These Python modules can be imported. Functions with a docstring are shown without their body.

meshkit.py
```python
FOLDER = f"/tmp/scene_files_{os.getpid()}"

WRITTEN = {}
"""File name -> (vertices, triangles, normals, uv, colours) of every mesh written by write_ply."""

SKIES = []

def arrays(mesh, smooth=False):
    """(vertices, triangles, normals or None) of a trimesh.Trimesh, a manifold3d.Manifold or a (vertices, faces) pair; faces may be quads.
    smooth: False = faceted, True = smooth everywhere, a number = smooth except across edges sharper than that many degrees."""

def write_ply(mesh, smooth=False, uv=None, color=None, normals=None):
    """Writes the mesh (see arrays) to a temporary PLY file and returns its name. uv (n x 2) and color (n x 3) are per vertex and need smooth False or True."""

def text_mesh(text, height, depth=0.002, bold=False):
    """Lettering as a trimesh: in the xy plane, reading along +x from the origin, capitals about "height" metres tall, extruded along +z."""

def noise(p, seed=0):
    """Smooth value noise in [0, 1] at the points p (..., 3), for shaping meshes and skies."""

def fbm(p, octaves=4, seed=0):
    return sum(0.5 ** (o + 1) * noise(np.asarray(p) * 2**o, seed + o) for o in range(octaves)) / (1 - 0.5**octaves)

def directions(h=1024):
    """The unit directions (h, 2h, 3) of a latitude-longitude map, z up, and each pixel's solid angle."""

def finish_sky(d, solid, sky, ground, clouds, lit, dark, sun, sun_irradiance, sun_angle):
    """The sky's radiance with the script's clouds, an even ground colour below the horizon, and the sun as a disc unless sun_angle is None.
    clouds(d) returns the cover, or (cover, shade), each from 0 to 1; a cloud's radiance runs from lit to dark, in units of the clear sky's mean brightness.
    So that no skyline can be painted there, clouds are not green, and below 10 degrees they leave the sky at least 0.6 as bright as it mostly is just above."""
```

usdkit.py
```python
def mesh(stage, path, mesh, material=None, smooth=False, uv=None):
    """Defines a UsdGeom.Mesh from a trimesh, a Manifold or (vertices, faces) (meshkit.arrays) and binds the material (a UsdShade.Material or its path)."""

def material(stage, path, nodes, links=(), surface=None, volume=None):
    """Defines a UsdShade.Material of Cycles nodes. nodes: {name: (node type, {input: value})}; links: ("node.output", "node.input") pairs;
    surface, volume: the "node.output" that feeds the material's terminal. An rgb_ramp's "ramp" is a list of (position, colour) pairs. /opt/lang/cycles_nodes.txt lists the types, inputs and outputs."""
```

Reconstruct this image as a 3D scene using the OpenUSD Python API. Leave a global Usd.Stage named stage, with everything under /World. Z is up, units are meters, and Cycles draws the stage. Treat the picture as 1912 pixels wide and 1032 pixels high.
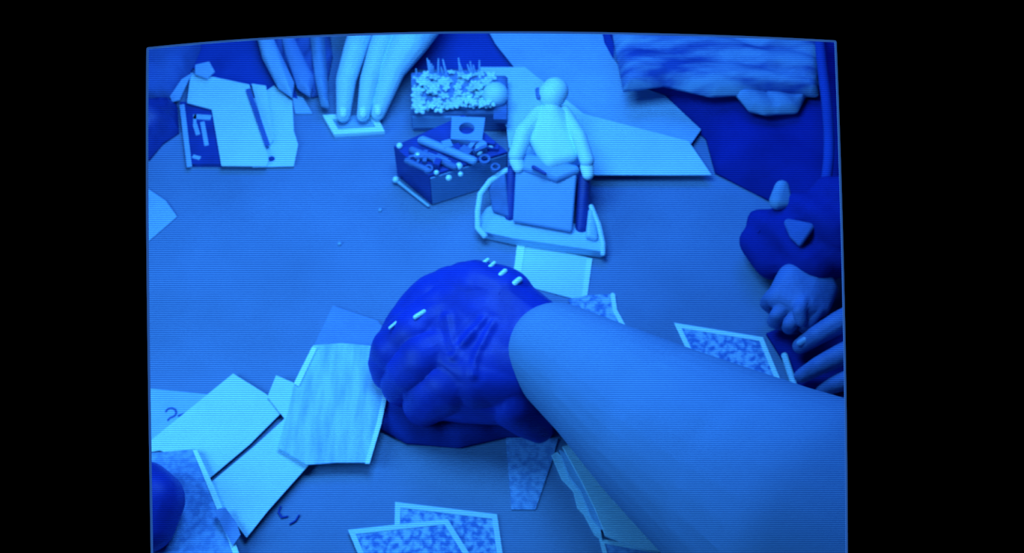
import math
import numpy as np, trimesh, shapely, usdkit, meshkit
from shapely.geometry import Polygon, LineString, Point
from manifold3d import Manifold, CrossSection, FillRule
from pxr import Usd, UsdGeom, UsdLux, UsdShade, Gf, Sdf

stage = Usd.Stage.CreateInMemory()
UsdGeom.SetStageUpAxis(stage, UsdGeom.Tokens.z)
UsdGeom.SetStageMetersPerUnit(stage, 1.0)
UsdGeom.Xform.Define(stage, '/World')
UsdGeom.Scope.Define(stage, '/World/Looks')
rng = np.random.default_rng(7)

# ------------------------------------------------------------------ camera, light, exposure
TZ = 0.75                                   # height of the table top
FPX = 2200.0                                # focal length in pixels of the 1912 wide frame
PITCH = math.radians(55.0)
DIST = 1.30
D = np.array([0, math.cos(PITCH), -math.sin(PITCH)])
U = np.array([0, math.sin(PITCH), math.cos(PITCH)])
R = np.array([1.0, 0, 0])
EYE = np.array([0, 0, TZ]) - DIST * D
cam = UsdGeom.Camera.Define(stage, '/World/camera')
cam.AddTranslateOp().Set(Gf.Vec3d(*map(float, EYE)))
cam.AddRotateXOp().Set(90.0 - math.degrees(PITCH))
HA = 20.955
cam.CreateHorizontalApertureAttr(HA)
cam.CreateVerticalApertureAttr(HA * 1032 / 1912)
cam.CreateFocalLengthAttr(HA * FPX / 1912)
cam.CreateClippingRangeAttr(Gf.Vec2f(0.05, 50))
cam.CreateFStopAttr(11.0)
cam.CreateFocusDistanceAttr(0.64)           # focused on the picture tube's front
cam.GetExposureAttr().Set(0.0)

def rect_light(name, loc, target, size, color, power):
    l = UsdLux.RectLight.Define(stage, '/World/' + name)
    l.CreateWidthAttr(size[0]); l.CreateHeightAttr(size[1])
    l.CreateColorAttr(Gf.Vec3f(*color)); l.CreateIntensityAttr(power)
    z = np.array(loc, float) - np.array(target, float); z /= np.linalg.norm(z)
    x = np.cross([0, 1, 0.01], z); x /= np.linalg.norm(x); y = np.cross(z, x)
    m = Gf.Matrix4d(*map(float, [*x, 0, *y, 0, *z, 0, *loc, 1]))
    l.AddTransformOp().Set(m)
    return l
KEY = (0.22, 1.0, 2.2)
rect_light('desk_light', (-0.08, 0.05, TZ + 0.62), (-0.01, 0.09, TZ), (0.34, 0.26), KEY, 10.0)
rect_light('fill_light', (0.1, 0.75, TZ + 1.05), (0, 0, TZ), (0.9, 0.5), (0.02, 0.16, 1.0), 9.0)  # added unseen fill, lifts the shadows to deep blue
rect_light('side_fill', (-0.66, -0.34, TZ + 0.40), (0.04, -0.12, TZ), (0.4, 0.3), KEY, 6.5)  # added unseen fill from the left for the sleeve and paper bundle

# ------------------------------------------------------------------ helpers
USED = {}
def numbered(parent, name):
    k = (parent, name); n = USED.get(k, 0); USED[k] = n + 1
    return f'{parent}/{name}' if n == 0 else f'{parent}/{name}_{n:03d}'
def ray(px, py):
    return D + R * (px - 956) / FPX + U * (516 - py) / FPX
def P(px, py, h=0.0):                       # the point of height h above the table seen at that pixel
    r = ray(px, py); t = (TZ + h - EYE[2]) / r[2]
    return EYE + r * t
def Q(px, py, depth):
    return EYE + ray(px, py) * depth
def mm(px, py, h, wpx):                     # a width in pixels there, in metres
    return wpx * float(np.dot(P(px, py, h) - EYE, D)) / FPX

def tag(prim, label=None, cat=None, group=None, kind=None):
    for k, v in (('label', label), ('category', cat), ('group', group), ('kind', kind)):
        if v: prim.SetCustomDataByKey(k, v)
    return prim
class Thing:
    def __init__(self, name, label, cat, loc, group=None, kind=None):
        self.path = numbered('/World', name); self.loc = np.array(loc, float)
        x = UsdGeom.Xform.Define(stage, self.path); x.AddTranslateOp().Set(Gf.Vec3d(*map(float, loc)))
        self.prim = x.GetPrim(); tag(self.prim, label, cat, group, kind)
def part(t, name, mesh, mat, smooth=30, label=None, kind=None, parent=None):
    path = numbered(parent or t.path, name)
    v, f, _ = meshkit.arrays(mesh)
    usdkit.mesh(stage, path, (np.asarray(v) - t.loc, f), MATS[mat], smooth=smooth)
    tag(stage.GetPrimAtPath(path), label, None, None, kind)
    return path
def solo(name, label, cat, mesh, mat, smooth=30, group=None, kind=None):
    path = numbered('/World', name)
    v, f, _ = meshkit.arrays(mesh)
    v = np.asarray(v); c = np.array([(v[:, 0].min() + v[:, 0].max()) / 2, (v[:, 1].min() + v[:, 1].max()) / 2, v[:, 2].min()])
    m = usdkit.mesh(stage, path, (v - c, f), MATS[mat], smooth=smooth)
    UsdGeom.Xformable(m).AddTranslateOp().Set(Gf.Vec3d(*map(float, c)))
    return tag(m.GetPrim(), label, cat, group, kind)

def box(c, s):
    return Manifold.cube(list(map(float, s)), True).translate(list(map(float, c)))
def ball(c, r, n=20):
    return Manifold.sphere(float(r), n).translate(list(map(float, c)))
def bone(a, b, ra, rb, n=20):
    return Manifold.batch_hull([ball(a, ra, n), ball(b, rb, n)])
def chain(pts, rad, n=20):
    out = Manifold()
    for i in range(len(pts) - 1):
        out += bone(pts[i], pts[i + 1], rad[i], rad[i + 1], n)
    return out
def blob(pr, n=20):                         # hull of balls [(point, radius)]
    return Manifold.batch_hull([ball(p, r, n) for p, r in pr])
def soften(m, edge=0.004, it=12):
    m = m.refine_to_length(edge)
    v, f, _ = meshkit.arrays(m)
    t = trimesh.Trimesh(v, f, process=True)
    trimesh.smoothing.filter_taubin(t, lamb=0.5, nu=0.51, iterations=it)
    return t
def tube(pts, r, n=10):
    return chain(pts, [r] * len(pts), n)

def spline(pts, n=40, closed=True):
    from scipy.interpolate import splprep, splev
    p = np.array(pts, float)
    if closed: p = np.vstack([p, p[:1]])
    tck, _ = splprep(p.T, s=0, per=closed, k=3)
    return np.array(splev(np.linspace(0, 1, n, endpoint=not closed), tck)).T
def flat(pts, h=0.0):
    return [tuple(P(x, y, h)[:2]) for x, y in pts]
def slab(poly, h, th, edge=0.02, warp=None):
    """A sheet of that outline (world xy), h above the table, with real thickness; warp(xy) lifts it."""
    if isinstance(poly, list): poly = Polygon(poly)
    poly = poly.buffer(0)
    polys = list(poly.geoms) if poly.geom_type == 'MultiPolygon' else [poly]
    loops = []
    for q in polys:
        q = shapely.geometry.polygon.orient(q)
        loops.append(np.array(q.exterior.coords)[:-1]); loops += [np.array(r.coords)[:-1] for r in q.interiors]
    m = Manifold.extrude(CrossSection([l.tolist() for l in loops], FillRule.EvenOdd), float(th)).translate([0, 0, TZ + h])
    if warp is None: return m
    m = m.refine_to_length(edge)
    def w(v):
        v = np.array(v); v[:, 2] += warp(v[:, :2]); return v
    return m.warp_batch(w)
def fbm2(xy, s, seed=0.0):
    return meshkit.fbm(np.c_[xy * s, np.full(len(xy), seed)])
def mound(poly, h, amp, mat_taper=0.03, folds=18.0, ang=0.0, seed=1.0, edge=0.008, rough=0.45):
    """A heap of cloth or crumpled paper: a closed body whose top rises from its outline in folds."""
    if isinstance(poly, list): poly = Polygon(poly)
    poly = poly.buffer(0); bd = poly.boundary
    m = Manifold.extrude(CrossSection([np.array(poly.exterior.coords)[:-1].tolist()], FillRule.EvenOdd), 0.004).translate([0, 0, TZ + h]).refine_to_length(edge)
    c, s = math.cos(ang), math.sin(ang)
    def w(v):
        v = np.array(v); xy = v[:, :2]
        d = shapely.distance(shapely.points(xy), bd)
        t = np.clip(d / mat_taper, 0, 1); t = np.sqrt(t * (2 - t))
        u = xy[:, 0] * c + xy[:, 1] * s
        n = fbm2(xy, 9, seed)
        fold = np.abs(np.sin(folds * u * math.pi + 4 * n))
        v[:, 2] += np.where(v[:, 2] > TZ + h + 0.002, amp * t * (1 - rough + rough * fold + 0.25 * n), 0)
        return v
    return m.warp_batch(w)

# ------------------------------------------------------------------ materials
MATS = {}
def mat(name, col, rough=0.7, spec=0.3, var=0.12, scale=25, bump=0.0, bscale=120, col2=None, kind='noise', detail=3, ramp=None, stretch=None, rot=0.0):
    a = np.array(col, float)
    b = np.array(col2, float) if col2 is not None else a * (1 - var)
    nodes = {'tc': ('texture_coordinate', {}), 'mp': ('mapping', {'scale': stretch or (1, 1, 1), 'rotation': (0, 0, rot)}),
             'p': ('principled_bsdf', {'roughness': rough, 'specular_ior_level': spec}),
             'r': ('rgb_ramp', {'ramp': [(ramp[0] if ramp else 0.3, tuple(b)), (ramp[1] if ramp else 0.7, tuple(a))]})}
    links = [('tc.object', 'mp.vector'), ('mp.vector', 'n.vector'), ('r.color', 'p.base_color')]
    if kind == 'noise':
        nodes['n'] = ('noise_texture', {'scale': scale, 'detail': detail}); links.append(('n.fac', 'r.fac'))
    elif kind == 'voronoi':
        nodes['n'] = ('voronoi_texture', {'scale': scale, 'feature': 'distance_to_edge'}); links.append(('n.distance', 'r.fac'))
    elif kind == 'wave':
        nodes['n'] = ('wave_texture', {'scale': scale, 'distortion': 6.0, 'detail': 3.0, 'detail_scale': 2.0}); links.append(('n.fac', 'r.fac'))
    if bump:
        nodes['bn'] = ('noise_texture', {'scale': bscale, 'detail': 3}); nodes['b'] = ('bump', {'strength': bump, 'distance': 0.002})
        links += [('tc.object', 'bn.vector'), ('bn.fac', 'b.height'), ('b.normal', 'p.normal')]
    MATS[name] = usdkit.material(stage, '/World/Looks/' + name, nodes, links, surface='p.BSDF')
mat('black', (0.0012, 0.0012, 0.0015), 1.0, 0.0, 0.1)
mat('room_black', (0.004, 0.004, 0.006), 1.0, 0.0, 0.1)
MATS['rim'] = usdkit.material(stage, '/World/Looks/rim', {'p': ('principled_bsdf', {'base_color': (0.1, 0.2, 0.4), 'emission_color': (0.06, 0.26, 1.0), 'emission_strength': 0.3})}, surface='p.BSDF')   # the glowing edge of the tube
mat('table', (0.15, 0.25, 0.43), 0.75, 0.2, 0.18, 9, 0.15, 60)
mat('table_leg', (0.05, 0.08, 0.2), 0.7, 0.2)
mat('paper', (0.50, 0.80, 0.92), 0.8, 0.2, 0.06, 30, 0.08, 90)
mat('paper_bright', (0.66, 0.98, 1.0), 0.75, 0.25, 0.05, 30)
mat('paper_mid', (0.30, 0.52, 0.78), 0.8, 0.2, 0.10, 30, 0.1, 80)
mat('paper_dim', (0.17, 0.30, 0.58), 0.8, 0.2, 0.12, 30, 0.1, 80)
mat('print_page', (0.42, 0.70, 0.88), 0.8, 0.2, col2=(0.24, 0.46, 0.76), scale=22, stretch=(4, 0.8, 1), rot=-0.25, ramp=(0.3, 0.62), detail=4)
mat('print_note', (0.34, 0.58, 0.82), 0.8, 0.2, col2=(0.08, 0.19, 0.52), scale=150, ramp=(0.40, 0.60), detail=4)
mat('print_dim', (0.22, 0.40, 0.70), 0.8, 0.2, col2=(0.13, 0.26, 0.54), scale=150, ramp=(0.4, 0.6), detail=4)
mat('skin_pale', (0.46, 0.74, 0.90), 0.6, 0.3, 0.10, 40, 0.15, 150)
mat('skin_shaded', (0.10, 0.19, 0.46), 0.6, 0.3, 0.18, 60, 0.25, 150)  # darker copy of the skin, weaker light at the right put into the colour
mat('nail', (0.24, 0.42, 0.68), 0.35, 0.5, 0.05)
mat('sleeve', (0.15, 0.262, 0.45), 0.9, 0.1, 0.08, 14, 0.05, 300)
mat('leather', (0.012, 0.036, 0.40), 0.5, 0.25, 0.3, 30, 0.2, 60)
mat('cloth_dark', (0.009, 0.022, 0.27), 0.9, 0.1, 0.25, 20, 0.2, 90)
mat('cloth_blue', (0.07, 0.14, 0.42), 0.9, 0.1, 0.25, 18, 0.2, 90)
mat('cloth_pale', (0.20, 0.36, 0.60), 0.9, 0.1, 0.35, 24, 0.3, 60)
mat('cloth_streaked', (0.19, 0.34, 0.56), 0.9, 0.1, col2=(0.03, 0.075, 0.34), scale=14, stretch=(1, 4.5, 1), rot=0.12, bump=0.1, bscale=60, ramp=(0.35, 0.62), detail=4)
mat('folder_dark', (0.02, 0.06, 0.36), 0.8, 0.15, 0.15, 12)
mat('case_dark', (0.02, 0.05, 0.32), 0.5, 0.4, 0.3, 40, 0.2, 80)
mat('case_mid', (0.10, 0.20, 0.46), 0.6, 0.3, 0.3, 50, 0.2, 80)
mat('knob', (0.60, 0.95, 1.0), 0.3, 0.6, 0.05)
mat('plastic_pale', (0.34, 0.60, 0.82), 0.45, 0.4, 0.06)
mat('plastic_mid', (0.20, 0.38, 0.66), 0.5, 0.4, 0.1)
mat('figure_pale', (0.52, 0.82, 0.94), 0.6, 0.3, 0.05, 30)
mat('blossom', (0.60, 0.95, 1.0), 0.6, 0.3, 0.35, 60, 0.3, 200)
mat('glove_shade', (0.014, 0.042, 0.34), 0.85, 0.1, 0.3, 25, 0.2, 80)  # dark colour of the sheet that stands in for shade under the glove
mat('ink', (0.03, 0.07, 0.30), 0.8, 0.1)
MATS['scan'] = usdkit.material(stage, '/World/Looks/scan', {'v': ('volume_coefficients', {'scatter_coeffs': (0, 0, 0), 'absorption_coeffs': (620, 560, 430), 'emission_coeffs': (0, 0, 0)})}, [], volume='v.volume')

# ------------------------------------------------------------------ the dark room and the monitor
def structure(name, mesh, m, label=None, cat=None):
    solo(name, label, cat, mesh, m, False, kind='structure')
structure('floor', box((0, 0, -0.05), (6, 6, 0.1)), 'room_black', 'black floor of the unlit room, under the desk', 'floor')
structure('wall_back', box((0, 2.55, 1.4), (6, 0.1, 3.0)), 'room_black', 'black wall of the unlit room, behind the desk', 'wall')
structure('wall_left', box((-2.55, 0, 1.4), (0.1, 5.0, 3.0)), 'room_black', 'black side wall of the unlit room', 'wall')
structure('wall_right', box((2.55, 0, 1.4), (0.1, 5.0, 3.0)), 'room_black', 'black side wall of the unlit room opposite', 'wall')

FD = 0.62                                   # the tube's front stands this far from the camera, facing it
SC = FD / FPX
def F(px, py, back=0.0):
    return EYE + D * (FD + back) + R * (px - 956) * SC + U * (516 - py) * SC
top = spline([(272, 88), (430, 74), (640, 63), (910, 58), (1200, 61), (1400, 67), (1563, 75)], 40, False)
right = spline([(1563, 75), (1572, 330), (1580, 650), (1584, 1092)], 20, False)
bottom = np.array([(1584, 1092), (1250, 1102), (930, 1106), (600, 1102), (281, 1092)])
left = spline([(281, 1092), (278, 900), (273, 560), (272, 88)], 20, False)
open_px = Polygon(np.vstack([top, right[1:], bottom[1:], left[1:-1]])).buffer(0).buffer(-3).buffer(3)
def frame_solid(poly, back0, back1):
    rings = [poly.exterior] + list(poly.interiors)
    m = Manifold.extrude(CrossSection([np.array(r.coords)[:-1].tolist() for r in rings], FillRule.EvenOdd), 1.0)
    def w(v):
        v = np.array(v)
        return EYE + D * (FD + back0 + (back1 - back0) * v[:, 2:3]) + R * (v[:, 0:1] - 956) * SC + U * (516 - v[:, 1:2]) * SC
    m = m.warp_batch(w)
    v, f, _ = meshkit.arrays(m)
    t = trimesh.Trimesh(v, f, process=False)
    if t.volume < 0: t.invert()
    return t
outer = shapely.geometry.box(-420, -190, 2330, 1380).buffer(60)
mon = Thing('monitor', 'black video monitor surround framing the glowing blue picture', 'monitor', F(956, 1380))
part(mon, 'front_bezel', frame_solid(outer.difference(open_px.buffer(1.5)), 0.0, 0.004), 'black', False)
part(mon, 'tube_edge', frame_solid(open_px.buffer(1.4).difference(open_px.buffer(-1.6)), 0.0022, 0.004), 'rim', False, label='thin pale blue edge of the picture tube')
side = outer.difference(outer.buffer(-40))
part(mon, 'casing', frame_solid(side, 0.005, 0.06), 'black', False)
for s in (-1, 1):                           # two stand posts down to the floor, in front of the desk
    a = F(956 + s * 1100, 1405, 0.03)
    part(mon, 'stand_post', box((a[0], a[1], a[2] / 2), (0.04, 0.04, a[2])), 'black', False)
lines = []
for k in range(-6, 260):
    y = 60 + 4.0 * k
    row = open_px.buffer(-1.7).intersection(shapely.geometry.box(0, y, 1912, y + 1.9))
    for g in getattr(row, 'geoms', [row]):
        if g.geom_type == 'Polygon' and g.area > 50:
            lines.append(frame_solid(g, 0.0024, 0.0032))
part(mon, 'scan_lines', trimesh.util.concatenate(lines), 'scan', False, kind='stuff', label='fine horizontal scan lines across the picture tube')

# ------------------------------------------------------------------ table
tab = Thing('table', 'broad plain blue table top under all the papers', 'table', (0, 0.15, 0))
part(tab, 'tabletop', box((0, 0.25, TZ - 0.015), (2.0, 1.5, 0.03)), 'table', False)
for sx in (-1, 1):
    for sy in (-1, 1):
        part(tab, 'leg', box((sx * 0.93, 0.25 + sy * 0.68, (TZ - 0.03) / 2), (0.05, 0.05, TZ - 0.03)), 'table_leg', False)

# ------------------------------------------------------------------ sheets, notes and cards
def curl(amp, s=7.0, seed=0.0):
    return lambda xy: amp * (0.5 + 0.5 * fbm2(xy, s, seed))
def sheet(name, label, cat, pts, h, m, th=0.0009, amp=0.002, seed=0.0, group=None):
    return solo(name, label, cat, slab(flat(pts, h), h, th, 0.015, curl(amp, 8, seed)), m, 30, group)
def strip(a, b, wpx, h, th=0.0006):
    pa, pb = P(*a, h), P(*b, h)
    return slab(LineString([pa[:2], pb[:2]]).buffer(mm(*a, h, wpx) / 2, cap_style='flat'), h, th)
def card(name, label, cat, pts, h, face, bw, edge='paper_bright', th=0.0012, group=None, inner=False):
    poly = Polygon(flat(pts, h))
    c = poly.centroid
    t = Thing(name, label, cat, (c.x, c.y, TZ + h), group)
    part(t, 'face', slab(poly.buffer(-0.0002), h, th), face)
    w = mm(*pts[0], h, bw)
    part(t, 'border', slab(poly.difference(poly.buffer(-w, join_style='mitre')), h + th, 0.0006), edge, label='bright plain border with the edge halo put in')  # raised pale strip also carries the bright halo along the card edge
    if inner:
        part(t, 'inner_line', slab(poly.buffer(-w * 1.9, join_style='mitre').difference(poly.buffer(-w * 2.4, join_style='mitre')), h + th, 0.0003), 'cloth_blue', label='dark printed frame line')
    return t

# left edge and lower left
sheet('paper_sheet', 'pointed pale scrap of paper poking in at the left edge', 'paper', [(200, 300), (274, 352), (310, 376), (331, 406), (278, 452), (190, 470)], 0.0, 'paper_mid', amp=0.001)
t = Thing('paper_sheet', 'dim sheet with a dark handwritten mark, under the pale pile at lower left', 'paper', P(320, 780))
part(t, 'page', slab(flat([(190, 716), (272, 725), (402, 738), (330, 812), (250, 830), (190, 830)]), 0.0, 0.0009), 'paper_mid')
hook = spline([(310, 768), (318, 762), (328, 766), (328, 774), (318, 780), (314, 784)], 14, False)
part(t, 'written_mark', Manifold.batch_boolean([slab(LineString(flat(hook, 0.001)).buffer(0.0010), 0.001, 0.0005), slab(LineString(flat([(334, 776), (346, 772)], 0.001)).buffer(0.0012), 0.001, 0.0005)], __import__('manifold3d').OpType.Add), 'cloth_blue', label='dark curled pen mark')
sheet('paper_sheet', 'blank pale sheet with its corner pointing up, left half of the lower left pile', 'paper', [(436, 699), (497, 737), (530, 768), (467, 831), (391, 895), (368, 872), (300, 842), (250, 850)], 0.003, 'paper', amp=0.0015, seed=3)
sheet('paper_sheet', 'blank pale sheet reaching lowest of the lower left pile, with its point at the bottom', 'paper', [(516, 702), (600, 738), (600, 840), (578, 868), (500, 956), (461, 1005), (432, 966), (412, 962), (394, 903), (474, 836), (532, 783), (500, 742)], 0.0062, 'paper', amp=0.0015, seed=5)
t = Thing('printed_page', 'large printed page with a bright right edge, left of the dark glove', 'page', P(630, 760, 0.012))
pg = [(586, 648), (640, 644), (703, 650), (727, 708), (710, 790), (688, 866), (630, 866), (574, 870), (520, 838), (540, 768), (552, 715)]
part(t, 'page', slab(flat(pg, 0.011), 0.011, 0.0016, 0.015, curl(0.003, 8, 9)), 'print_page')
part(t, 'page_edge', slab(Polygon(flat([(722, 706), (729, 709), (712, 792), (690, 866), (682, 866), (704, 788)], 0.0155)), 0.0155, 0.001), 'paper_bright', label='bright right edge of the page')  # this and the left strip colour in the halo at the page edges
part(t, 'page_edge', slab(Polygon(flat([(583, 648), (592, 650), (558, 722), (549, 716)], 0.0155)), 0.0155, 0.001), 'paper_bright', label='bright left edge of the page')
sheet('printed_page', 'dim upright sheet behind the printed page, above its top edge', 'page', [(622, 572), (705, 600), (735, 640), (712, 668), (600, 668), (585, 650)], 0.0012, 'paper_dim', amp=0.001, seed=4)

t = Thing('bank_note', 'dim patterned note with a bright right edge in the lower left corner', 'note', P(360, 950))
pn = [(240, 850), (300, 846), (364, 840), (392, 900), (420, 975), (450, 1060), (320, 1070), (240, 1070)]
part(t, 'face', slab(flat(pn, 0.009), 0.0095, 0.001, 0.015, curl(0.0012, 8, 2)), 'print_dim')
part(t, 'border', slab(flat([(360, 840), (369, 842), (398, 905), (426, 975), (456, 1060), (444, 1060), (414, 972)], 0.0115), 0.0117, 0.0007), 'paper_bright', label='bright right edge')  # pale strip stands in for the bright halo on this edge
solo('dark_cup', 'dark round object cut off by the left edge in the bottom corner', 'object', soften(blob([(P(285, 935, 0.035), 0.030), (P(268, 915, 0.035), 0.028), (P(275, 980, 0.03), 0.026)], 24), 0.006, 4), 'leather', True)
solo('paper_curl', 'small curled dim scrap at the lower tip of the pale pile', 'paper', slab(flat([(408, 968), (428, 962), (446, 985), (456, 1012), (440, 1030), (424, 1000)], 0.0), 0.0135, 0.001, 0.004, lambda xy: 0.003 + 0.003 * np.sin(xy[:, 0] * 220)), 'paper_dim')

card('picture_card', 'bordered card tucked behind another at the bottom centre', 'card', [(738, 938), (928, 961), (944, 1075), (735, 1075)], 0.0, 'print_note', 10, 'paper', group='bordered cards at the bottom')
card('picture_card', 'bordered card lying in front, lowest at the bottom centre', 'card', [(650, 990), (836, 970), (905, 1080), (690, 1085)], 0.003, 'print_note', 10, 'paper', group='bordered cards at the bottom')
card('picture_card', 'slanted bordered card between the pale sleeve and the right hands', 'card', [(1258, 604), (1424, 631), (1459, 716), (1375, 712), (1288, 668)], 0.0, 'print_note', 9, group=None)
sheet('bank_note', 'faint narrow patterned slip left of the ragged paper bundle, under the glove', 'note', [(944, 815), (1042, 820), (1030, 862), (1000, 952), (955, 952)], 0.0, 'print_dim', amp=0.0005)

t = Thing('paper_bundle', 'bundle of pale strips with a ragged left edge under the sleeve, bottom right of centre', 'papers', P(1110, 930))
lay = [[(1030, 852), (1040, 846), (1062, 870), (1120, 985), (1124, 1010), (1110, 1000), (1090, 962), (1078, 950), (1070, 918), (1048, 895)],
       [(1044, 842), (1060, 850), (1100, 930), (1122, 975), (1124, 990), (1104, 968), (1085, 920), (1062, 890)],
       [(1050, 836), (1068, 830), (1140, 900), (1205, 965), (1262, 1035), (1200, 1028), (1130, 1002), (1112, 955), (1085, 900)]]
for k, q in enumerate(lay):
    part(t, 'strip', slab(flat(q, 0.004 * k), 0.004 * k, 0.0032, 0.01, curl(0.0006, 20, k)), ('paper', 'paper_mid', 'paper')[k])
card('picture_card', 'pale bordered card at the bottom edge below the ragged bundle', 'card', [(1118, 1006), (1250, 1030), (1300, 1090), (1140, 1090)], 0.0, 'print_dim', 8, 'paper')

t = Thing('blank_card', 'pale card with bright edges between the chair and the glove', 'card', P(1030, 505))
q = [(966, 452), (1106, 484), (1096, 560), (1075, 560), (1000, 540), (958, 522)]
part(t, 'face', slab(flat(q, 0.0), 0.0, 0.0016), 'paper')
part(t, 'border', strip((974, 454), (964, 520), 14, 0.0016, 0.0008), 'paper_bright', label='bright left edge')  # bright halo at both card edges, added as pale strips
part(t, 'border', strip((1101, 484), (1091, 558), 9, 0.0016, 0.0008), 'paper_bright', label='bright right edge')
t = Thing('bank_note', 'small patterned note with a bright right edge behind the sleeve', 'note', P(1130, 575))
part(t, 'face', slab(flat([(1060, 560), (1098, 552), (1148, 550), (1152, 580), (1164, 606), (1140, 620), (1080, 600)], 0.0018), 0.0024, 0.0009), 'print_note')
part(t, 'border', slab(LineString(flat([(1144, 551), (1148, 580), (1163, 608)], 0.003)).buffer(0.0024), 0.0034, 0.0006), 'paper_bright', label='bright right edge')  # edge halo put in as a bright strip

# the two big sheets behind the figure, and the dark folder beside them
t = sheet('paper_sheet', 'big pale sheet reaching up to the top edge behind the figure', 'paper', [(890, 20), (1115, 20), (1128, 84), (1142, 110), (1180, 160), (1240, 182), (1308, 246), (1290, 272), (1100, 262), (1000, 200), (962, 132), (925, 85)], 0.0045, 'paper_mid', amp=0.004, seed=11)
sheet('paper_sheet', 'big bright sheet spread under the figure with its corner to the right', 'paper', [(893, 128), (980, 128), (1090, 215), (1285, 266), (1328, 329), (1112, 329), (1000, 300), (950, 278), (946, 240), (928, 204)], 0.0105, 'paper', amp=0.002, seed=12)
sheet('folder', 'smooth dark blue folder at the top edge behind the pale blossoms', 'folder', [(740, 20), (905, 20), (962, 130), (730, 130)], 0.0, 'folder_dark', amp=0.0005)
sheet('folder', 'narrow dark folder at the top edge above the big pale sheet', 'folder', [(930, 20), (1150, 20), (1145, 112), (1120, 76)], 0.0005, 'folder_dark', amp=0.0004)

# ------------------------------------------------------------------ upper left: papers, booklet, cloths, hand
t = Thing('paper_bundle', 'fanned pale papers with a dark slit at upper left, beside the dark booklet', 'papers', P(460, 235))
fan = [([(545, 180), (566, 184), (584, 214), (552, 214)], 'paper_mid', 0.0),
       ([(512, 162), (546, 190), (549, 246), (557, 272), (549, 312), (472, 314), (468, 190)], 'paper', 0.002),
       ([(470, 158), (497, 162), (512, 262), (502, 276)], 'paper', 0.0048),
       ([(357, 138), (400, 146), (466, 160), (482, 218), (502, 300), (498, 312), (414, 311), (396, 206), (350, 194)], 'paper', 0.0076),
       ([(360, 138), (352, 152), (336, 188), (322, 192), (318, 182), (340, 150)], 'paper_mid', 0.0104)]
for k, (q, m, h) in enumerate(fan):
    part(t, 'sheet', slab(flat(q, h), h, 0.0012, 0.012, curl(0.0012, 12, k)), m)
part(t, 'slit', strip((463, 166), (500, 272), 9, 0.0128, 0.0005), 'cloth_blue', label='dark strip for the shade in the slit between the sheets')  # dark strip laid on top, painted shade of the gap
part(t, 'torn_flap', slab(flat([(366, 126), (392, 120), (402, 138), (388, 150), (366, 142)], 0.013), 0.0125, 0.002, 0.004, curl(0.004, 40, 3)), 'paper_mid')
part(t, 'punch_hole', slab(Polygon([tuple(P(507, 297, 0.004)[:2] + 0.004 * np.array([math.cos(a), math.sin(a)])) for a in np.linspace(0, 6.28, 12, False)]), 0.0044, 0.0004), 'ink', label='small dark dot')
t = Thing('booklet', 'dark booklet with a pale left edge and light lettering shapes at upper left', 'booklet', P(375, 255))
part(t, 'cover', slab(flat([(338, 196), (396, 200), (416, 312), (352, 312)], 0.0), 0.0, 0.006), 'case_dark')
part(t, 'spine_edge', strip((340, 196), (354, 312), 9, 0.006, 0.001), 'paper_mid', label='pale left edge')
for a, b, w in (((362, 218), (394, 220), 12), ((364, 232), (370, 252), 8), ((378, 228), (386, 272), 8), ((360, 292), (374, 296), 8), ((364, 214), (364, 232), 6)):
    part(t, 'light_mark', strip(a, b, w, 0.006, 0.0008), 'paper_mid')
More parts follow.
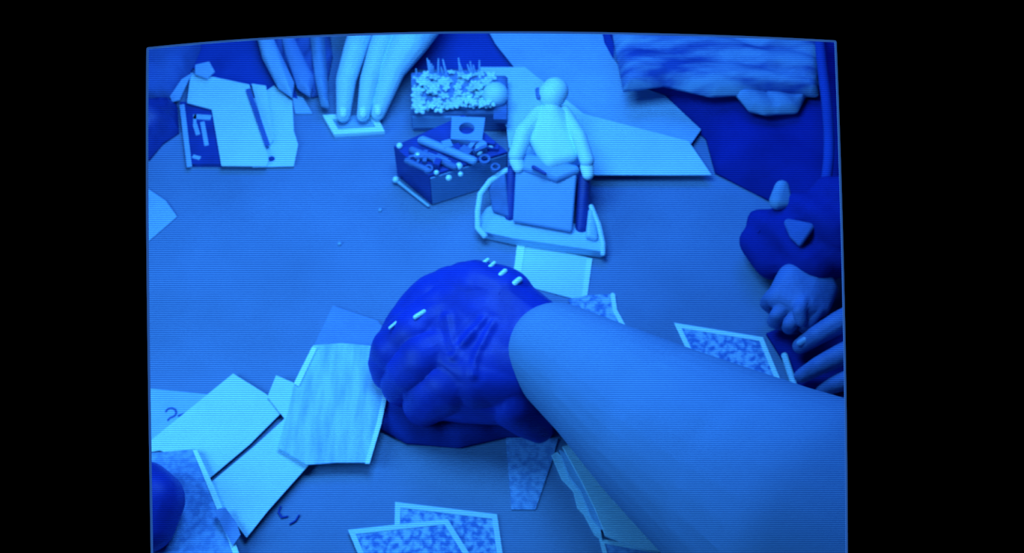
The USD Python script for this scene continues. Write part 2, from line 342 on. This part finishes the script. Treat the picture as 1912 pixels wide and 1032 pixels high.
solo('cloth_heap', 'dim blue rumpled cloth in the top left corner', 'cloth', mound(flat([(200, 40), (380, 40), (376, 95), (352, 150), (325, 190), (250, 200), (200, 190)]), 0.0, 0.03, 0.05, 14, 0.5, 2), 'cloth_blue', True)
solo('cloth_heap', 'dark folded sleeve cloth at the left edge beside the booklet', 'cloth', mound(flat([(200, 200), (300, 195), (332, 200), (335, 250), (305, 270), (280, 300), (200, 320)]), 0.0, 0.035, 0.04, 20, 0.9, 4), 'case_dark', True)
sheet('folder', 'dark flat folder behind the fanned papers at upper left', 'folder', [(372, 20), (480, 20), (548, 150), (556, 186), (500, 168), (400, 146), (360, 128)], 0.0008, 'folder_dark', amp=0.0005)
t = Thing('striped_cloth', 'folded blue cloth with pale ridges running down to the fanned papers', 'cloth', P(545, 120))
part(t, 'drape', mound(flat([(478, 20), (612, 20), (622, 110), (608, 180), (585, 186), (560, 176), (545, 150), (505, 90)]), 0.003, 0.010, 0.012, 46, -0.45, 3.3, 0.004, 0.6), 'cloth_blue', True)
for k, (pts, m) in enumerate((([(472, 40), (512, 76), (550, 158), (546, 184), (520, 166), (490, 110)], 'paper_mid'), ([(518, 40), (548, 70), (588, 150), (580, 184), (556, 168), (534, 110)], 'paper_dim'), ([(575, 30), (606, 60), (616, 206), (600, 202), (588, 150)], 'cloth_pale'))):
    part(t, 'fold', mound(flat(pts, .012), 0.012 + .001 * k, 0.010, 0.012, 40, 0.3, k, 0.004, 0.15), m, True)

def person(name, label, loc, cat='person'):
    return Thing(name, label, cat, loc)
t = person('person', 'person reaching in at the top with pale fingers spread on a small tray', P(680, 150))
fg = [([(684, 30, .055), (664, 90, .050), (646, 150, .036), (641, 216, .014)], (24, 22, 19, 13)),
      ([(732, 30, .058), (708, 90, .052), (690, 150, .038), (678, 216, .014)], (22, 20, 18, 12)),
      ([(795, 20, .055), (764, 80, .050), (733, 130, .040), (706, 212, .016)], (46, 34, 24, 13))]
body = Manifold()
for pts, rad in fg:
    body += chain([P(*p) for p in pts], [mm(*p, r) for p, r in zip(pts, rad)], 18)
body += blob([(P(640, 0, .055), .018), (P(800, -10, .055), .026), (P(720, -90, .06), .03), (P(780, -110, .06), .03)])
hp = part(t, 'hand', soften(body, 0.004, 6), 'skin_pale', True)
part(t, 'sleeve', soften(chain([P(745, -80, .065), P(790, -220, .10)], [.045, .055]), 0.01, 4), 'cloth_dark', True)
for p in ((641, 214, .020), (678, 214, .020), (706, 210, .022)):
    n = blob([(P(*p), .0045), (P(p[0], p[1] - 8, p[2] + .002), .005)], 12)
    part(t, 'fingernail', n, 'paper_bright', True, parent=hp)
t = Thing('small_tray', 'small shallow tray with bright raised edges under the pale fingers', 'tray', P(660, 240))
q = Polygon(flat([(604, 222), (700, 215), (719, 252), (625, 258)], 0.0))
part(t, 'base', slab(q, 0.0, 0.002), 'paper_mid')
part(t, 'rim', slab(q.difference(q.buffer(-0.0075, join_style='mitre')).difference(Polygon(flat([(622, 190), (686, 190), (690, 240), (634, 243)]))), 0.002, 0.005), 'paper_bright', label='bright raised edge')

# ------------------------------------------------------------------ blossoms in a trough, dark equipment case
t = Thing('flower_trough', 'pale trough full of pale blossoms behind the dark knobbed case', 'planter', P(850, 240))
a, b = P(770, 246), P(948, 246)
dep = 0.06
part(t, 'trough', Manifold.batch_hull([ball((x, a[1] + dy, TZ + dz), 0.003, 8) for x in (a[0] + .003, b[0] - .003) for dy in (0.003, dep) for dz in (0.003, 0.030)]), 'case_mid')
part(t, 'front_band', box(((a[0] + P(868, 246)[0]) / 2 + .002, a[1] - 0.001, TZ + 0.019), (P(868, 246)[0] - a[0], 0.003, 0.018)), 'plastic_mid', label='paler band on the front')
fl = []
for k in range(80):
    px, py = rng.uniform(776, 918), rng.uniform(134, 204)
    c = P(px, py, 0.036 + rng.uniform(0, 0.014)); R_ = rng.uniform(.0035, .0062); a0 = rng.uniform(0, 6.28)
    tilt = trimesh.transformations.rotation_matrix(rng.uniform(-.7, .7), [rng.uniform(-1, 1), rng.uniform(-1, 1), 0.01])
    for j in range(5):
        s_ = trimesh.creation.icosphere(subdivisions=1, radius=1.0); s_.vertices *= (R_ * .75, R_ * .5, R_ * .28)
        an = a0 + j * 2 * math.pi / 5
        s_.apply_translation([R_ * .75, 0, R_ * .15]); s_.apply_transform(trimesh.transformations.rotation_matrix(an, [0, 0, 1])); s_.apply_transform(tilt)
        s_.apply_translation(c); fl.append(s_)
part(t, 'blossoms', trimesh.util.concatenate(fl), 'blossom', True, kind='stuff', label='dense pale blossoms')
lf = []
for k in range(16):
    px = rng.uniform(770, 900); p0 = P(px, 150, .035); p1 = P(px + rng.uniform(-10, 4), rng.uniform(108, 132), .05)
    lf.append(trimesh.Trimesh(*meshkit.arrays(bone(p0, p1, .0022, .0009, 8))[:2]))
part(t, 'stems', trimesh.util.concatenate(lf), 'plastic_mid', True, kind='stuff')
part(t, 'foliage_bed', mound(flat([(768, 140), (880, 134), (945, 150), (945, 200), (770, 200)], 0.032), 0.031, 0.006, 0.02, 60, 0, 7), 'paper_dim', True)
part(t, 'end_box', slab(flat([(922, 236), (946, 236), (946, 262), (922, 262)]), 0.031, .006), 'case_mid')
part(t, 'round_bloom', soften(ball(P(925, 176, .045), mm(925, 176, .045, 24), 24), 0.004, 3), 'figure_pale', True, label='single large round pale bloom')

t = Thing('equipment_case', 'dark open case crowded with bright knobs and bars, left of the figure', 'case', P(845, 330))
ft = [(742, 328), (806, 382), (948, 338), (868, 270)]
hc = 0.052
part(t, 'body', slab(flat(ft), 0.0, hc), 'case_dark')
cen = Polygon(flat(ft))
part(t, 'side_panel', slab(Polygon([P(808, 380)[:2] + np.array([0, -.0005]), P(946, 337)[:2] + np.array([0, -.0005]), P(946, 337)[:2] + np.array([0.0, -.002]), P(808, 381)[:2] + np.array([0, -.0022])]), 0.002, hc - .006), 'plastic_mid')  # paler colour makes up for the light this face lacks
part(t, 'edge_strip', bone(P(737, 334, .006), P(800, 384, .004), .0022, .0016, 10), 'plastic_pale', True, label='pale strip along the foot')
part(t, 'end_cap', ball(P(739, 335, .008), .004, 12), 'knob', True)
def ctop(x, y): return P(x, y, hc)
for a_, b_, r, m in (((790, 262), (884, 300), 9, 'plastic_mid'), ((770, 280), (850, 312), 7, 'case_mid'), ((800, 290), (838, 304), 6, 'plastic_mid'), ((760, 300), (800, 318), 6, 'case_mid')):
    rr = mm(*a_, hc, r)
    part(t, 'bar', bone(P(*a_, hc + rr * .7), P(*b_, hc + rr * .7), rr, rr * .9, 12), m, True)
for x, y, r in ((746, 272, 6), (787, 262, 7), (780, 291, 7), (893, 283, 9), (918, 272, 8), (857, 310, 7), (838, 332, 6), (860, 325, 5), (815, 322, 5)):
    rr = mm(x, y, hc, r) ; part(t, 'knob', ball(P(x, y, hc + rr * .6), rr, 14), 'knob', True)
sq = Polygon(flat([(844, 226), (906, 228), (900, 272), (842, 268)], hc))
part(t, 'square_socket', slab(sq.difference(Point(*P(872, 248, hc)[:2]).buffer(.009)), hc, 0.008), 'plastic_mid', label='square frame with a dark hole')
for k in range(22):
    x, y = rng.uniform(762, 930), rng.uniform(270, 325)
    if not cen.buffer(-.008).contains(Point(*P(x, y, hc)[:2])): continue
    sz = rng.uniform(.004, .011, 3); an = rng.uniform(0, 180)
    part(t, 'component', Manifold.cube([float(sz[0] * 1.6), float(sz[1]), float(sz[2])], True).rotate([0, 0, float(an)]).translate(list(map(float, P(x, y, hc) + [0, 0, sz[2] / 2]))), ('case_mid', 'case_dark', 'plastic_mid')[k % 3])
for x, y, r in ((772, 302, 12), (905, 300, 11), (925, 315, 9), (800, 318, 9)):
    rr = mm(x, y, hc, r)
    part(t, 'ring', (Manifold.cylinder(0.004, rr, rr, 20) - Manifold.cylinder(0.01, rr * .6, rr * .6, 20).translate([0, 0, -.002])).translate(list(map(float, P(x, y, hc)))), 'case_mid')

# ------------------------------------------------------------------ the seated figure in its rounded chair
ch = Thing('tray_chair', 'small pale chair with a rounded rail and broad foot plate, under the pale figure', 'chair', P(1010, 440))
part(ch, 'foot_plate', slab(Polygon(flat([(893, 428), (910, 404), (925, 396), (958, 412), (1066, 432), (1112, 446), (1128, 470), (1122, 482), (960, 458), (905, 446)])).buffer(.001), 0.0026, 0.012), 'plastic_pale')
rl = [(946, 318, .045), (915, 338, .04), (897, 362, .034), (892, 395, .026), (892, 425, .018), (905, 440, .014)]
part(ch, 'rail', tube([P(*p) for p in rl], .0034, 12), 'paper', True, label='bright rounded side rail')
rr_ = [(1104, 386, .03), (1118, 420, .022), (1126, 455, .016), (1126, 474, .012)]
part(ch, 'rail', tube([P(*p) for p in rr_], .0030, 12), 'paper', True, label='bright rounded side rail')
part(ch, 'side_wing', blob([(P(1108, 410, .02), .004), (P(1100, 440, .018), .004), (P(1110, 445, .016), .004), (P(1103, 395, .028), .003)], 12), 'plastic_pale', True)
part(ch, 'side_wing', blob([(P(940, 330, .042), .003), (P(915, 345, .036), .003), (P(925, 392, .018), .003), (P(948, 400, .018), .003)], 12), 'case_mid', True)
part(ch, 'seat_block', Manifold.batch_hull([ball(P(x, y, h), .003, 10) for x, y, h in ((968, 316, .052), (1072, 330, .052), (1064, 428, .020), (963, 410, .020), (968, 316, .02), (1072, 330, .02))]), 'plastic_mid')
part(ch, 'upright', bone(P(956, 318, .045), P(952, 405, .014), .006, .006, 12), 'case_dark', True)
part(ch, 'upright', bone(P(1091, 335, .045), P(1086, 425, .014), .0075, .0075, 12), 'case_dark', True)
part(ch, 'back_block', slab(flat([(958, 330), (1100, 345), (1096, 380), (955, 365)]), 0.0026, .03), 'case_dark')

fg_ = Thing('figurine', 'small plain pale figure sitting with both arms hanging, on the rounded chair', 'figurine', P(1035, 330, .05))
def S(x, y, h, r): return (P(x, y, h), mm(x, y, h, r))
body = blob([S(1031, 177, .088, 27), S(1036, 170, .090, 26)], 28)
body += blob([S(1030, 210, .078, 18), S(1006, 228, .070, 20), S(1054, 226, .070, 16), S(1004, 262, .066, 18), S(1064, 290, .062, 16), S(1030, 300, .060, 18), S(1062, 262, .066, 16)])
body += chain(*zip(*[S(1008, 212, .074, 17), S(978, 248, .072, 18), S(964, 290, .064, 15)]))
body += chain(*zip(*[S(1054, 208, .074, 12), S(1082, 256, .076, 14), S(1096, 300, .066, 14)]))
part(fg_, 'body', soften(body, 0.003, 5), 'figure_pale', True)
part(fg_, 'hand', blob([S(964, 300, .060, 13), S(968, 312, .056, 11)]), 'paper_bright', True)
part(fg_, 'hand', blob([S(1096, 312, .060, 13), S(1098, 325, .056, 11)]), 'paper_bright', True)
part(fg_, 'ear', blob([S(1004, 168, .092, 5), S(1006, 182, .091, 5)], 12), 'case_mid', True, label='small dark ear')
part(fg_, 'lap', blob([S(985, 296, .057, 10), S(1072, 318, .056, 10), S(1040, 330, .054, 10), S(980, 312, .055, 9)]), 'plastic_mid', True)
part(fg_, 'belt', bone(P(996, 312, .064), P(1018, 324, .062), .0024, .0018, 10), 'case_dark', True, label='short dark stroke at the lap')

# ------------------------------------------------------------------ upper right: crumpled bundle and dark cloth
solo('dark_cloth', 'very dark cloth heaped at upper right beside the big pale sheet', 'cloth', mound(Polygon(flat([(1120, 20), (1180, 165), (1245, 190), (1318, 262), (1335, 325), (1420, 368), (1480, 400), (1700, 420), (1700, 20)])), 0.0, 0.028, 0.09, 9, 0.8, 5, 0.012, 0.25), 'cloth_dark', True)
b1 = flat([(1140, 30), (1165, 160), (1240, 150), (1330, 170), (1420, 165), (1530, 170), (1535, 110), (1540, 30)], 0.055)
solo('cloth_heap', 'crumpled pale cloth with streaky folds at the upper right, on the dark cloth', 'cloth', mound(b1, 0.044, 0.016, 0.025, 26, 1.35, 8, 0.005, 0.5), 'cloth_streaked', True)
solo('cloth_heap', 'small pale crumpled patch below the streaky cloth at the upper right', 'cloth', mound(flat([(1368, 168), (1430, 172), (1505, 180), (1490, 208), (1430, 212), (1400, 205)], 0.046), 0.042, 0.010, 0.015, 40, 0.4, 9, 0.005, 0.4), 'cloth_pale', True)
solo('cable', 'faint dark blue cable running down the right edge', 'cable', tube([P(x, y, .075) for x, y in spline([(1530, 70), (1542, 180), (1548, 280), (1535, 370), (1510, 430)], 14, False)], .006, 12), 'folder_dark', True)

# right-hand people
t = person('person', 'person in a dark sleeve with a dim closed fist at the right edge', P(1490, 560))
pal = blob([S(1520, 520, .050, 34), S(1480, 520, .052, 30), S(1455, 556, .048, 24), S(1500, 575, .050, 26), S(1540, 540, .048, 24), S(1530, 575, .046, 20)])
for pts, rad in (([(1466, 532, .050), (1440, 556, .044), (1432, 566, .030), (1446, 580, .018)], (17, 15, 14, 12)),
                 ([(1478, 556, .052), (1452, 588, .044), (1446, 600, .030), (1462, 606, .018)], (17, 15, 14, 12)),
                 ([(1500, 572, .052), (1476, 604, .044), (1472, 612, .030), (1488, 612, .018)], (16, 15, 13, 11)),
                 ([(1524, 580, .050), (1506, 606, .044), (1502, 612, .030), (1514, 610, .018)], (15, 13, 12, 10)),
                 ([(1500, 560, .058), (1492, 582, .060), (1496, 600, .054)], (15, 13, 11))):
    pal += chain(*zip(*[S(*p, r) for p, r in zip(pts, rad)]), 16)
part(t, 'hand', soften(pal, 0.004, 5), 'skin_shaded', True)
sl = blob([S(1500, 500, .055, 40), S(1545, 470, .06, 60), S(1490, 440, .05, 60)]) + blob([S(1545, 470, .06, 60), S(1430, 440, .035, 48), S(1450, 480, .035, 40), S(1490, 440, .05, 60), S(1560, 400, .08, 70)]) + blob([S(1560, 420, .08, 70), S(1700, 330, .12, 90)])
slm = soften(sl, 0.006, 5)
slm.vertices[:] = slm.vertices + slm.vertex_normals * (0.0035 * np.sin(slm.vertices @ np.array([140, 90, 60.])))[:, None]
part(t, 'sleeve', slm, 'cloth_dark', True)
part(t, 'cuff_tag', blob([S(1460, 350, .085, 14), S(1452, 376, .082, 16), S(1470, 378, .082, 10)], 14), 'cloth_pale', True, label='small pale tab')
part(t, 'collar_patch', blob([S(1472, 416, .086, 8), S(1514, 424, .094, 8), S(1494, 454, .086, 6), S(1480, 440, .086, 6)], 14), 'cloth_blue', True, label='dim pale patch on the dark sleeve')

t = person('person', 'person whose dim fingers reach in from the right edge below the fist', P(1540, 680))
body = blob([S(1625, 610, .05, 40), S(1640, 690, .05, 50), S(1700, 660, .06, 50)])
for pts, rad in (([(1630, 575, .055), (1570, 600, .058), (1525, 626, .048), (1494, 646, .030)], (26, 22, 19, 15)),
                 ([(1630, 640, .05), (1575, 660, .052), (1530, 682, .042), (1496, 702, .024)], (24, 21, 18, 14)),
                 ([(1630, 690, .045), (1590, 706, .044), (1558, 718, .034), (1534, 730, .018)], (22, 19, 16, 12)),
                 ([(1630, 740, .035), (1600, 745, .03), (1575, 748, .02)], (18, 15, 12))):
    body += chain(*zip(*[S(*p, r) for p, r in zip(pts, rad)]), 16)
hp = part(t, 'hand', soften(body, 0.004, 5), 'skin_shaded', True)
part(t, 'fingernail', blob([S(1494, 640, .040, 7), S(1504, 634, .044, 7)], 12), 'nail', True, parent=hp)
part(t, 'sleeve', soften(chain([P(1690, 660, .06), P(1900, 640, .10)], [.05, .06]), 0.01, 4), 'cloth_dark', True)
solo('stick', 'thin bright stick beside the fingers at the right edge', 'stick', bone(P(1465, 664, .012), P(1488, 734, .006), .0035, .0035, 12), 'paper', True)
solo('dark_cloth', 'dark cloth lying under the fingers at the right edge', 'cloth', mound(flat([(1430, 625), (1470, 610), (1700, 560), (1700, 770), (1580, 752), (1500, 738)]), 0.0, 0.008, 0.03, 12, 0.3, 6), 'cloth_dark', True)

# ------------------------------------------------------------------ the big arm with its dark leather glove
t = person('person', 'person stretching a smooth pale blue sleeve and dark leather glove across the table', P(1000, 700))
arm = chain(*zip(*[S(*p) for p in ((1040, 661, .094, 97), (1130, 722, .110, 122), (1256, 812, .140, 164), (1440, 932, .20, 220), (1590, 1025, .26, 268), (1750, 1115, .29, 288))]), 48)
sleeve = part(t, 'sleeve', soften(arm, 0.008, 10), 'sleeve', True)
g = chain(*zip(*[S(1050, 662, .082, 76), S(985, 640, .078, 74)]), 28)
g += blob([S(1000, 640, .074, 76), S(930, 582, .084, 72), S(870, 556, .080, 64), S(820, 590, .074, 58), S(840, 660, .07, 60), S(900, 700, .072, 64), S(960, 700, .075, 60)], 28)
for pts in ([(870, 548, .080, 56), (812, 566, .076, 52), (774, 602, .062, 46), (746, 640, .042, 40), (736, 664, .030, 34)],
            [(850, 590, .080, 54), (784, 622, .074, 52), (742, 650, .056, 44), (728, 676, .038, 38), (728, 694, .030, 32)],
            [(860, 640, .078, 52), (800, 668, .070, 54), (768, 696, .050, 46), (752, 716, .034, 38)],
            [(890, 690, .074, 52), (842, 716, .062, 54), (808, 738, .044, 46), (794, 752, .034, 38)],
            [(935, 565, .090, 62), (890, 545, .092, 56), (845, 548, .084, 50)],
            [(960, 700, .075, 56), (962, 748, .058, 50), (988, 780, .040, 36), (1006, 802, .030, 22)]):
    g += chain(*zip(*[S(*p) for p in pts]), 24)
for web in ([(812, 566, .074, 46), (774, 602, .060, 42), (784, 622, .072, 46), (742, 650, .054, 40)], [(784, 622, .072, 46), (742, 650, .052, 40), (800, 668, .068, 48), (768, 696, .048, 42)],
            [(800, 668, .068, 48), (768, 696, .048, 42), (842, 716, .060, 48), (808, 738, .042, 42)], [(842, 716, .060, 48), (808, 738, .042, 40), (960, 700, .070, 50), (962, 748, .056, 44)]):
    g += blob([S(*p) for p in web], 20)
gm = soften(g, 0.003, 50)
v = gm.vertices; n = meshkit.fbm(v * 14.0)
crease = np.abs(np.sin(v @ np.array([60, 80, 30.]) + 5 * n))
gm.vertices[:] = v + gm.vertex_normals * (0.004 * n + 0.0010 * crease)[:, None]
for st in ([(868, 640), (884, 618), (904, 596)], [(846, 664), (862, 640), (880, 620)], [(834, 590), (838, 618), (846, 645)], [(884, 700), (886, 676), (896, 648)], [(902, 640), (910, 622), (920, 604)]):
    ln = LineString([((x - 956), (516 - y)) for x, y in st])
    rel = gm.vertices - EYE; z = rel @ D
    q = np.c_[rel @ R / z * FPX, rel @ U / z * FPX]
    d = shapely.distance(shapely.points(q), ln)
    up = (gm.vertex_normals @ (-D)) > 0.1
    gm.vertices[:] = gm.vertices + gm.vertex_normals * (np.where(up, 0.0019 * np.exp(-(d / 6.0) ** 2) - 0.0007 * np.exp(-((d - 13) / 6.0) ** 2), 0))[:, None]
part(t, 'shade_sheet', mound(flat([(735, 690), (900, 650), (985, 690), (1040, 806), (1028, 818), (945, 818), (860, 838), (760, 830), (704, 800), (716, 725)]), 0.0008, 0.016, 0.05, 22, 0.6, 12, 0.006, 0.5), 'glove_shade', True, label='added dark sheet standing in for the shade under the glove')  # dark sheet added where the glove would cast its shadow
glove = part(t, 'glove', gm, 'leather', True, label='dark leather glove')
def on_glove(x, y, lift=0.0):
    hit = gm.ray.intersects_location([EYE], [ray(x, y)])[0]
    p = min(hit, key=lambda q: np.linalg.norm(q - EYE)) if len(hit) else P(x, y, .085)
    return p - ray(x, y) * lift
for x, y, dx, dy, r in ((901, 492, 10, -7, 4), (913, 500, 10, -9, 4), (934, 514, 9, -8, 5), (960, 530, 10, -8, 6), (776, 592, 16, -10, 5), (728, 612, 18, -15, 3)):
    hit = gm.ray.intersects_location([EYE], [ray(x + dx / 2, y + dy / 2)])[0]
    h = max(min((p[2] for p in sorted(hit, key=lambda p: -p[2])[:1]), default=TZ + .085) - TZ, .05) if len(hit) else .085
    part(t, 'glove_highlight', bone(P(x, y, h), P(x + dx, y + dy, h), mm(x, y, h, r), mm(x, y, h, r), 10), 'knob', True, label='small bright highlight on the glove built as a bead', parent=glove)  # bright beads paint the shine on the glove knuckles
for q, lab in (([(524, 946), (520, 956), (526, 966), (536, 964)], 'small curly dark thread on the table right of the pale pile tip'), ([(542, 978), (552, 972), (558, 962)], 'short dark thread lowest on the table right of the pale pile tip')):
    solo('thread', lab, 'thread', tube([P(x, y, .001) for x, y in q], .0011, 8), 'folder_dark', True)
# faint specks
for x, y, lab in ((710, 392, 'tiny pale speck on the bare table below the dark case'), (634, 455, 'tiny pale crumb on the bare table at centre left')):
    solo('crumb', lab, 'crumb', ball(P(x, y, .0015), .0022, 10), 'paper_mid', True)
